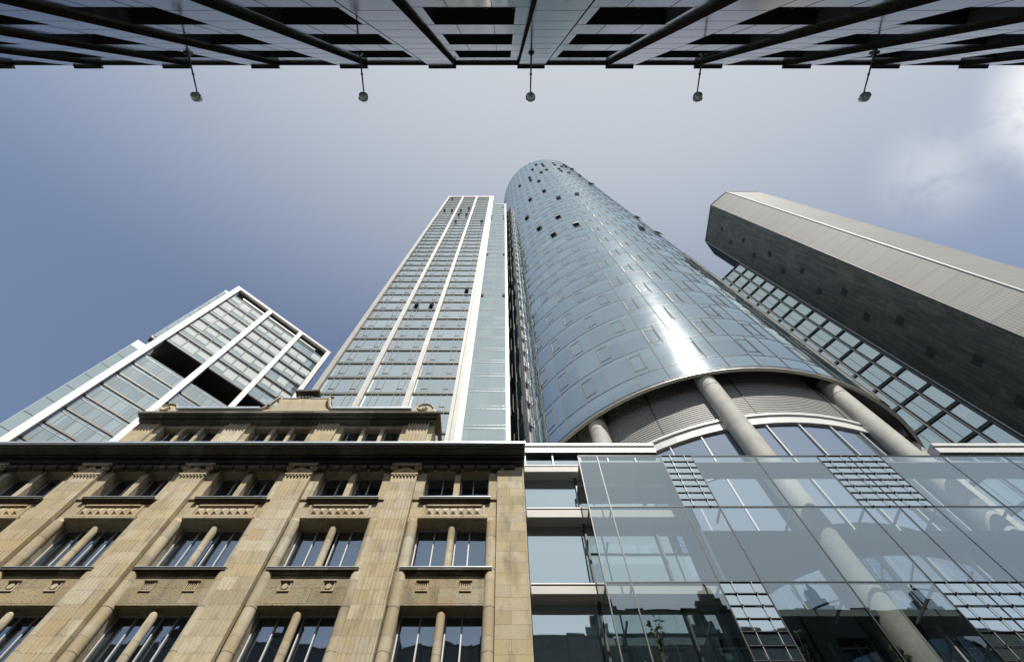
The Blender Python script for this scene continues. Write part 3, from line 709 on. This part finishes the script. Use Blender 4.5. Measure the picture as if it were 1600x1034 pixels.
# ------------------------------------------------------------------ white framed tower
def white_tower():
    rt = root('white_framed_tower', 'slender tower with white vertical piers and rows of pale windows, left of the round tower', 'skyscraper', (-11.5, 35, GZ))
    H = 178.0; yp = 24.5; FH = 3.36; z_ref = 37.25
    body = MB().box(-18.8, -3.6, 24.98, 50, GZ, H - .6); part(rt, 'body', (body, 'grey'))
    part(rt, 'corner_pier', (MB().box(-18.85, -18.25, yp, 25.3, GZ, H), 'grey'), label='wide grey pier at the left corner')
    pm = MB().box(-.28, .28, yp, 24.98, GZ, H).box(.09, .12, yp - .03, yp, GZ, H).mesh('pier', 'cream')
    for x in (-13.8, -9.2): part(rt, 'pier', pm, (x, 0, 0))
    part(rt, 'pier', (MB().box(-4.93, -4.6, yp, 24.98, GZ, H), 'cream'))
    part(rt, 'recess', (MB().box(-4.6, -4.2, 24.8, 24.98, GZ, H), 'cream'))
    part(rt, 'corner_pier', (MB().box(-4.2, -3.56, yp + .05, 25.75, GZ, H), 'white'), label='broad white pier at the right corner')
    part(rt, 'top_beam', (MB().box(-18.85, -3.56, yp + .003, 25.0, H - .5, H + .1).box(-18.8, -3.6, yp + .1, 25, H - 2.4, H - .5), 'cream'))
    tb = MB()
    for x in (-16.15, -11.5, -6.92): tb.box(x - 1.95, x + 1.95, yp + .05, yp + .1, H - 1.9, H - .6)
    part(rt, 'top_louvre', (tb, 'brown'))
    f = MB(); w = 2.08
    f.box(-w, w, 24.75, 24.85, -.13, -.05).box(-w, w, 24.72, 24.84, -.42, -.33)
    for x in (-1.36, -.70, .80, 1.40): f.box(x - .03, x + .03, 24.78, 24.84, .02, FH - .42)
    sh = MB().box(-w + .02, w - .02, 24.72, 24.84, -.33, -.13)
    va = MB().box(-.3, .3, 24.8, 24.84, .66, .76); vb = MB().box(-1.33, -.73, 24.8, 24.84, .66, .76).box(.80, 1.40, 24.8, 24.84, .66, .76)
    gl = MB().box(-w, w, 24.84, 24.9, -.42, FH - .42)
    fm, sm, vm_, gm = f.mesh('window', 'mbeige'), sh.mesh('sunshade', 'dark'), va.mesh('vent_transom', 'brown'), gl.mesh('pane', 'g_white')
    cells = []
    for k in range(-11, 42):
        for x in (-16.15, -11.5, -6.92): cells.append((k, x))
    first = [c for c in cells if c[0] >= -1][:99]
    fs = set(first)
    bb = {n: MB() for n in ('f', 's', 'v', 'g')}
    for c in cells:
        z = z_ref + FH * c[0]
        if z > H - 4 and False: continue
        if c in fs:
            o = part(rt, 'window', fm, (c[1], 0, z)); sub(o, 'sunshade', sm); sub(o, 'vent_transom', vm_, (-1.03, 0, 0)); sub(o, 'vent_transom', vm_, (1.1, 0, 0)); sub(o, 'pane', gm)
        else:
            for n, src in (('f', f), ('s', sh), ('v', vb), ('g', gl)):
                bb[n].add([(v[0] + c[1], v[1], v[2] + z) for v in src.v], src.f)
    part(rt, 'window', (bb['f'], 'mbeige'), kind='stuff'); part(rt, 'sunshade', (bb['s'], 'dark'), kind='stuff')
    part(rt, 'vent_transom', (bb['v'], 'brown'), kind='stuff'); part(rt, 'pane', (bb['g'], 'g_white'), kind='stuff')
    for x, z in ((-17.86, 150.74), (-15.15, 150.74), (-12.78, 150.74), (-12.77, 143.86), (-10.68, 143.86), (-12.75, 132.85), (-6.18, 132.85), (-10.5, 153.66), (-17.6, 172.8), (-12.57, 68.85), (-10.43, 68.85), (-6.03, 75.23)):
        bx = min((-16.15, -11.5, -6.92), key=lambda q: abs(q - x)); lx = min((-1.03, 1.1), key=lambda q: abs(q - (x - bx)))
        zf = z_ref + FH * math.floor((z - z_ref) / FH)
        o = part(rt, 'open_vent', (MB().box(bx + lx - .3, bx + lx + .3, 24.70, 24.75, zf + .8, zf + 1.9), 'black'))
        sub(o, 'sash', (MB().add([(bx + lx - .3, 24.2, zf + .8), (bx + lx + .3, 24.2, zf + .8), (bx + lx + .3, 24.7, zf + 1.95), (bx + lx - .3, 24.7, zf + 1.95)], [(0, 1, 2, 3)]), 'steel'))
white_tower()

def strip_tower():
    rt = root('glass_strip_tower', 'narrow pale glass tower with a thin white edge, touching the round tower', 'skyscraper', (-1.5, 28, GZ))
    H = 161.; FH = 3.22; y = 24.6; xl = -3.55; xr = .14
    part(rt, 'body', (MB().box(-3.5, .46, y + .15, 31, GZ, H), 'grey'))
    part(rt, 'corner_pier', (MB().box(xr, .51, y - .06, y + .55, GZ, H + .1), 'white'))
    part(rt, 'flank_glass', (MB().box(.46, .49, y + .55, 31, GZ, H), 'g_back'))
    for x in (-3.07, -1.68, -.30): part(rt, 'mullion', (MB().box(x - .022, x + .022, y - .05, y + .02, GZ, H), 'mbeige'))
    gl = MB().box(xl, xr, y + .02, y + .06, 0, FH).mesh('glazing_band', 'g_strip')
    tr = MB().box(xl, xr, y - .01, y + .01, -.02, .025); tr.box(xl, xr, y - .01, y + .01, .50, .535)
    tm = tr.mesh('transom', 'steel')
    k = 0
    while .3 + FH * (k + 1) + GZ < H:
        o = part(rt, 'glazing_band', gl, (0, 0, GZ + .3 + FH * k)); sub(o, 'transom', tm); k += 1
    part(rt, 'roof_edge', (MB().box(xl, .48, y - .04, y + .4, H - .5, H + .05), 'steel'))
    for x, z in ((-.42, 155.), (-3.43, 140.1), (-3.43, 136.5), (-.19, 140.1), (-.19, 136.5), (-3.33, 98.1), (-.1, 98.1), (-3.33, 73.1), (-.1, 73.1)):
        part(rt, 'open_vent', (MB().box(x - .2, x + .2, y - .14, y, z - .5, z + .35), 'black'))
strip_tower()

# ------------------------------------------------------------------ left tower with white frame
def left_tower():
    P0 = Vector((-65.04, 38.04)); d = Vector((-44.796, 55.86)) - P0; L = d.length; ang = math.atan2(d.y, d.x)
    rt = root('white_gridded_tower', 'glass tower with a bold white frame and an open black storey, far left', 'skyscraper', (P0.x, P0.y, GZ), ang)
    dz = -GZ                                          # local z = world z + 1.6 ; local x along the facade, y backwards
    H = 120 + dz; BZ0, BZ1 = 85.5 + dz, 89.4 + dz
    px = [(0, 1.0), (8.95, 9.95), (17.75, 18.75), (25.97, 26.97)]
    bod = MB().box(.3, 26.7, 1.4, 15, 0, BZ0 - 1).box(1.2, 25.8, 1.4, 15, BZ1 + .3, H - 2.4).box(3, 24, 5, 14, BZ0 - 1, BZ1 + .3)
    sub(rt, 'body', (bod, 'grey'))
    pier = MB().box(0, 1., 0, 1.3, 0, H).mesh('pier', 'white')
    for a, b in px: sub(rt, 'pier', pier, (a, 0, 0))
    seam = MB()
    for k in range(31): 
        for a, b in px: seam.box(a + .01, b - .01, -.004, 0, 3.8 * k + 1.2, 3.8 * k + 1.22)
    sub(rt, 'panel_joint', (seam, 'grey'))
    tb = MB().box(1, 8.95, 0, .7, H - .75, H).box(9.95, 17.75, 0, .7, H - .75, H).box(18.75, 25.97, 0, .7, H - .75, H)
    sub(rt, 'top_beam', (tb, 'white'))
    sub(rt, 'canopy', (MB().box(1, 25.97, .7, 3.2, H - .6, H - .35), 'brown'))
    sub(rt, 'lower_beam', (MB().box(3, 8.95, .5, .9, H - 2.95, H - 2.45).box(9.95, 17.75, .5, .9, H - 2.95, H - 2.45).box(18.75, 23.6, .5, .9, H - 2.95, H - 2.45), 'white'))
    # the open black storey
    sub(rt, 'open_storey', (MB().box(1, 26.9, .45, 5, BZ1 - .1, BZ1 + .3).box(1, 26.9, 1.5, 5, BZ0 - 1., BZ0 - .7).box(1., 26.9, 5, 5.2, BZ0 - 1, BZ1), 'black'))
    bays = [(1.0, 8.95), (9.95, 17.75), (18.75, 25.97)]
    # lower floors: dark transoms, six lights to a bay
    def lower(a, b):
        w = b - a; f = MB(); f.box(0, w, .64, .8, 0, .34)
        for x in [0, .12, .31, .5, .69, .88, 1]: f.box(max(0, x * w - .035), min(w, x * w + .035), .72, .8, .42, 3.74)
        f2 = MB().box(0, w, .74, .8, 3.05, 3.1)
        g = MB().box(0, w, .8, .85, 0, 3.74)
        return f.mesh('window', 'brown'), f2.mesh('blind_rail', 'steel'), g.mesh('pane', 'g_left')
    def upper(a, b):
        w = b - a; f = MB(); f.box(0, w, .42, .62, -.06, .14)
        for x in (0, .33, .67, 1): f.box(max(0, x * w - .04), min(w, x * w + .04), .5, .62, .14, 3.85)
        f.box(0, w, .5, .6, 3.3, 3.38)
        bl = MB()
        g = MB().box(0, w, .62, .66, -.06, 3.85)
        return f.mesh('window', 'dark'), g.mesh('pane', 'g_left')
    for a, b in bays:
        fm, f2, gm = lower(a, b); z = 57.7 - 3.74 * 15
        while z < 80.4:
            o = sub(rt, 'window', fm, (a, .1, z + dz)); sub(o, 'blind_rail', f2); sub(o, 'pane', gm); z += 3.74
        um, ug = upper(a, b)
        for k in range(7):
            zz = 89.6 + 3.86 * k + dz
            o = sub(rt, 'window', um, (a, 0, zz)); sub(o, 'pane', ug)
            bm = MB(); w = b - a
            for j in range(3):
                if random.random() < .8:
                    zb = random.choice((.8, 1.0, 1.6)); x0 = w * (j / 3.) + .16; bm.box(x0, x0 + w / 3 - .32, .585, .61, zb, 3.2)
                    bm.box(x0 + .05, x0 + w / 3 - .37, .57, .585, 3.24, 3.3)
            if bm.v: sub(o, 'blind', (bm, 'blind'))
    # set-back left wing with its narrow glazed strip
    sub(rt, 'side_wing', (MB().box(-1.35, .3, 1.6, 13, BZ1, H - 2.3).box(-1.9, .3, 1.1, 13, 0, BZ0 + .6), 'white'))
    sg = MB().box(-1.28, 0, 1.45, 1.6, 0, 3.72).mesh('side_glass', 'g_strip'); sg2 = MB().box(-1.82, 0, .95, 1.1, 0, 3.62).mesh('side_glass', 'g_strip')
    for k in range(7): sub(rt, 'side_glass', sg, (0, 0, BZ1 + .5 + 3.86 * k))
    for k in range(22): sub(rt, 'side_glass', sg2, (0, 0, 57.7 - 3.74 * 15 + 3.74 * k + dz + .2))
    sub(rt, 'side_soffit', (MB().box(-1.3, 0, 1.5, 2.5, BZ1 - .5, BZ1 - .02), 'black'))
    # darker glazed flank on the right
    fk = MB()
    for k in range(31): fk.box(26.7, 27.3, 1.6 + (k % 2) * .5, 14, 3.8 * k + .5, 3.8 * k + 3.2)
    sub(rt, 'flank_glass', (fk, 'g_grid'))
left_tower()

# ------------------------------------------------------------------ right tower of metal cladding
def metal_tower():
    H = 110.
    B, C, A, E_, D = (43.6, 17.0), (43.6, 24.7), (46.4, 14.3), (53.1, 14.3), (46.1, 27.6)
    rt = root('metal_clad_tower', 'angular windowless tower in grey perforated metal with one dark side, upper right', 'skyscraper', (50, 21, GZ))
    pts = [A, E_, (56, 17), (56, 25), (53.4, 27.6), D, C, B]
    cen = (50, 21)
    def shrink(p, k): return (cen[0] + (p[0] - cen[0]) * k, cen[1] + (p[1] - cen[1]) * k)
    part(rt, 'core', (MB().prism([shrink(p, .985) for p in pts], GZ, H - .05), 'dark'))
    def face(name, p, q, m, label=None):
        dx, dy = q[0] - p[0], q[1] - p[1]; l = math.hypot(dx, dy); nx, ny = dy / l, -dx / l; t_ = .12
        return part(rt, name, (MB().prism([p, q, (q[0] - nx * t_, q[1] - ny * t_), (p[0] - nx * t_, p[1] - ny * t_)], GZ, H), m), label=label)
    face('cladding', B, A, 'clad'); face('cladding', A, E_, 'clad_front'); face('cladding', E_, (56, 17), 'clad'); face('cladding', (56, 17), (56, 25), 'clad_front')
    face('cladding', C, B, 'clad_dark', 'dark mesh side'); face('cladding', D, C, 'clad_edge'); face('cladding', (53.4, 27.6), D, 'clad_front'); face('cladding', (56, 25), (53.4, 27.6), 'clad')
    def trim(p, r, m): part(rt, 'edge_trim', (MB().cyl(p[0], p[1], r, GZ, H + .05, 10), m))
    trim(A, .10, 'white'); trim(B, .07, 'dark'); trim(C, .09, 'steel'); trim(D, .08, 'steel')
    tp = MB()
    for i in range(len(pts)):
        p, q = pts[i], pts[(i + 1) % len(pts)]; tp.tube([(p[0], p[1], H), (q[0], q[1], H)], .11, 6)
    part(rt, 'roof_trim', (tp, 'cream'))
    # darker service panels let into the dark side
    for k, (y, w) in enumerate([(21.6, 1.0)] * 22):
        z = 103 - 5.0 * k
        part(rt, 'service_panel', (MB().box(43.575, 43.6, 20.2 + 1.5 * (k % 2), 21.1 + 1.5 * (k % 2), z - 1.0, z + .1), 'black'))
    part(rt, 'service_panel', (MB().box(43.565, 43.6, 18.4, 23.6, 104.2, 107.6), 'dark'))
metal_tower()

def grid_tower():
    Q = Vector((43.43, 24.95)); P = Vector((40.82, 28.06)); d = (Q - P)
    ang = math.atan2(d.y, d.x)                       # local x runs from far left to right; outward is -y
    Lx = 7.65
    org = Q - d.normalized() * Lx
    rt = root('teal_gridded_tower', 'slim tower with a dark grid of teal windows between round and metal towers', 'skyscraper', (org.x, org.y, GZ), ang)
    FH = 3.56; nf = 26; H = nf * FH + 1.4; off = H - nf * FH
    sub(rt, 'body', (MB().box(0, Lx, .25, 5, 0, H - .1), 'interior'))
    def cell(w):                                     # local x measured leftwards from the right side of the cell
        f = MB().box(-w, 0, 0, .2, 0, .15).box(-w, 0, .0, .2, .20, .34).box(-w, -w + .24, .0, .2, .34, FH).box(-.08, 0, .0, .2, .34, FH)
        if w > 2: f.box(-w * .5 - .02, -w * .5 + .02, .1, .16, .34, FH)
        return f.mesh('window', 'dark'), MB().box(-w, 0, .16, .2, .2, FH).mesh('pane', 'g_grid'), MB().box(-w - .035, -w + .035, -.06, 0, 0, FH).mesh('bright_fin', 'beige')
    x = Lx
    for w in (1.47, 2.06, 2.06, 2.06):
        fm, gm, sm = cell(w)
        for k in range(nf):
            o = sub(rt, 'window', fm, (x, 0, off + FH * k)); sub(o, 'pane', gm); sub(o, 'bright_fin', sm)
        x -= w
    sub(rt, 'edge_pier', (MB().box(Lx, Lx + .16, 0, 1, 0, H), 'dark')); sub(rt, 'roof_edge', (MB().box(0, Lx + .16, -.02, 1, H, H + .2), 'dark'))
grid_tower()

# ------------------------------------------------------------------ granite building overhead (the camera's own side of the street)
def back_building():
    rt = root('granite_building', 'grey polished granite building with projecting piers seen from straight below along the top', 'building', (0, -6, GZ))
    PT = 3.735; H = 24.2; c0 = 1.125
    pcs = [c0 + PT * k for k in range(-9, 10)]
    heads = [22.2, 18.4, 14.65, 10.9, 7.15, 3.4]; wh = 2.15
    w = MB()
    XA, XB = pcs[0] - .52, pcs[-1] + .52
    zs = [GZ]; 
    w.box(XA, XB, -2.42, -2.13, heads[0], H - .05)
    for i, h in enumerate(heads):
        lo = heads[i + 1] if i + 1 < len(heads) else GZ
        w.box(XA, XB, -2.42, -2.13, lo, h - wh)
        for c in pcs[:-1]:
            m = c + PT / 2; w.box(c, m - .98, -2.42, -2.131, h - wh, h).box(m + .98, c + PT, -2.42, -2.131, h - wh, h)
    w.box(XA, XB, -14, -2.9, GZ, H - .2)
    part(rt, 'wall', (w, 'granite'))
    pm = MB().box(-.52, .52, -2.13, -2.0, GZ, H - .04).mesh('pier', 'granite')
    gr = MB().box(.52, .56, -2.13, -2.004, GZ, H - .05).box(-.56, -.52, -2.13, -2.004, GZ, H - .05).mesh('edge_trim', 'trim')
    jt = MB()
    z = .8
    while z < H: jt.box(-.51, .51, -2.01, -1.998, z - .012, z + .012); z += 1.25
    jtm = jt.mesh('panel_joint', 'black')
    cop = MB().box(-.58, .58, -2.3, -1.91, H - .04, H + .10).mesh('coping', 'black')
    for c in pcs:
        o = part(rt, 'pier', pm, (c, 0, 0)); sub(o, 'edge_trim', gr); sub(o, 'panel_joint', jtm); sub(o, 'coping', cop)
    for c in pcs[:-1]:
        m = c + PT / 2
        for h in heads + [H + wh]:
            top = h - wh; bot = (heads[heads.index(h) + 1] if h in heads and heads.index(h) + 1 < len(heads) else (heads[0] if h > H else GZ))
            sj = MB()
            for xx in (-.45, .48): sj.box(m + xx - .008, m + xx + .008, -2.14, -2.126, bot, min(top, H - .06))
            for zz in (bot + .02, min(top, H - .06) - .02): sj.box(m - 1.34, m + 1.34, -2.14, -2.1275, zz - .01, zz + .01)
            part(rt, 'spandrel_joint', (sj, 'black'))
    part(rt, 'roof_coping', (MB().box(XA, XB, -2.5, -2.03, H - .05, H + .04), 'black'))
    fr = MB().box(-.98, -.92, -2.62, -2.45, 0, wh).box(.92, .98, -2.62, -2.45, 0, wh).box(.28, .34, -2.62, -2.45, 0, wh).box(-.98, .98, -2.62, -2.45, 0, .05).box(-.98, .98, -2.6, -2.44, wh - .35, wh - .28).mesh('window', 'steel')
    pa = MB().box(-.98, .98, -2.66, -2.62, 0, wh).mesh('pane', 'g_back')
    rv = MB().box(-.99, .99, -2.7, -2.14, wh - .004, wh + .01).box(-.99, -.982, -2.7, -2.14, 0, wh).box(.982, .99, -2.7, -2.14, 0, wh).mesh('reveal', 'black')
    for i, h in enumerate(heads):
        for c in pcs[:-1]:
            o = part(rt, 'window', fr, (c + PT / 2, 0, h - wh)); sub(o, 'pane', pa); sub(o, 'reveal', rv)
    # roof storey with stepped gables and chimneys, mirrored in the glass opposite
    part(rt, 'roof', (MB().xprism([(-14, H - .2), (-3.0, H - .2), (-4.2, H + 1.5), (-12.8, H + 1.5)], XA, XB), 'dark'))
    for k, c in enumerate(pcs[:-1]):
        if k % 2: continue
        x = c + PT / 2
        out = [(x - .95, H - .3), (x + .95, H - .3), (x + .95, H + 1.0), (x + .7, H + 1.0), (x + .7, H + 1.6), (x + .4, H + 1.6), (x + .4, H + 2.3), (x + .05, H + 2.9), (x - .2, H + 2.2), (x - .5, H + 2.2), (x - .5, H + 1.4), (x - .95, H + 1.4)]
        part(rt, 'gable', (MB().yprism(out, -3.2, -2.85), 'dark'))
    return rt
back_building()

# ------------------------------------------------------------------ street lamps on arms
def lamp_post():
    me_b = MB().box(-.09, .09, 0, .05, -.14, .14).cyl(0, .07, .045, -.08, .08, 10)
    arm = MB().tube([(0, .05, 0), (0, .7, .03), (0, 1.28, .05)], [.03, .026, .022], 8).tube([(.0, .62, .03), (.0, .66, .03)], .045, 8)
    # round lantern: domed housing, glass bowl, rim with clips
    hs = MB(); n = 20
    hs.add(*_rev([(.02, .19), (.05, .185), (.085, .16), (.10, .12), (.10, .10)], n))
    bw = MB(); bw.add(*_rev([(.10, .11), (.15, .08), (.178, .02), (.172, -.06), (.15, -.13), (.11, -.19), (.05, -.22), (.005, -.225)], n))
    rm = MB(); rm.add(*_rev([(.182, -.02), (.2, -.03), (.2, -.05), (.17, -.05)], n)); 
    for a in (0.6, 2.7, 4.8): rm.box(.19 * cos(a) - .02, .19 * cos(a) + .02, .19 * sin(a) - .02, .19 * sin(a) + .02, -.07, .02)
    return me_b.mesh('bracket', 'brown'), arm.mesh('arm', 'brown', True), hs.mesh('housing', 'lampmetal', True), bw.mesh('bowl', 'lampbowl', True), rm.mesh('rim', 'steel', True)
def _rev(prof, n):
    vs = [(r * cos(2 * pi * i / n), r * sin(2 * pi * i / n), z) for i in range(n) for r, z in prof]; m = len(prof)
    return vs, [(i * m + q, ((i + 1) % n) * m + q, ((i + 1) % n) * m + q + 1, i * m + q + 1) for i in range(n) for q in range(m - 1)]
M['lampmetal'] = mat('lamp_housing', simple((.8, .8, .76), .25, .4, var=.1, scale=20))
M['lampbowl'] = mat('lamp_globe', lambda t: t.node('ShaderNodeMixShader', {0: .5, 1: prin(t, (.92, .92, .90), .06, .35), 2: t.node('ShaderNodeBsdfTranslucent', {'Color': (.95, .95, .92)}).outputs[0]}).outputs[0])
LB = lamp_post()
LL = ['round lamp on a thin wall arm, leftmost of the row of five', 'round lamp on a thin wall arm, second from the left of the five',
      'middle lamp of the row of five on thin arms, above the round tower', 'round lamp on a thin wall arm, second from the right of the five', 'round lamp on a thin wall arm, rightmost of the row']
for k in range(5):
    x = .9 + 5.73 * (k - 2)
    r_ = root('street_lamp', LL[k], 'street lamp', (x, -2.0 if k != 9 else -2.13, 19.35), 0, 'lamps on arms along the granite building')
    for nme, me in zip(('bracket', 'arm'), LB[:2]): part(r_, nme, me, local=True)
    tilt = (R(-26), R(-9 * (k - 2)), 0)
    hd = part(r_, 'housing', LB[2], (0, 1.36, -.02), local=True, rot=tilt); hd.scale = (.84, .84, 1.05)
    sub(hd, 'bowl', LB[3]); sub(hd, 'rim', LB[4])

# ------------------------------------------------------------------ plants standing on the walkway behind the glass
def plant(x, y, z, h, label, n, seed):
    rnd = random.Random(seed)
    r_ = root('potted_plant', label, 'plant', (x, y, z), 0, 'plants behind the glass skin')
    part(r_, 'pot', (MB().cyl(0, 0, .16, 0, .35, 16, .21).cyl(0, 0, .225, .33, .37, 16), 'soil'), local=True)
    st = MB(); lf = MB()
    for b in range(n):
        a = rnd.uniform(0, 2 * pi); sp_ = rnd.uniform(.1, .38); hh = h * rnd.uniform(.7, 1)
        p = [(sp_ * q * q * cos(a), sp_ * .55 * q * q * sin(a), .3 + (hh - .3) * q) for q in (0, .3, .6, .85, 1)]
        st.tube(p, [.014, .012, .01, .007, .004], 5)
        for k in range(16):
            q = rnd.uniform(.35, 1.); c = Vector((sp_ * q * q * cos(a), sp_ * .55 * q * q * sin(a), .3 + (hh - .3) * q))
            u = Vector((rnd.uniform(-1, 1), rnd.uniform(-.6, .6), rnd.uniform(-.2, .9))).normalized(); L = rnd.uniform(.12, .22); w_ = u.cross(Vector((rnd.random(), rnd.random(), .3))).normalized() * L * .2
            m1 = c + u * L * .5 + Vector((0, 0, -.01)); e = c + u * L + Vector((0, 0, -.05))
            lf.add([tuple(c), tuple(m1 + w_), tuple(e), tuple(m1 - w_)], [(0, 1, 2, 3)])
    part(r_, 'stem', (st, 'brown'), local=True); part(r_, 'leaves', (lf, 'leaf'), local=True)
plant(4.6, 14.45, 8.82, 2.9, 'tall leafy plant behind the glass skin, leftmost of the three', 5, 3)
plant(8.7, 14.45, 8.82, 2.4, 'leafy plant behind the glass skin, middle one of the three', 4, 5)
plant(11.55, 14.45, 8.82, 1.75, 'bushy plant behind the glass beside the concrete column, rightmost of the three', 7, 8)
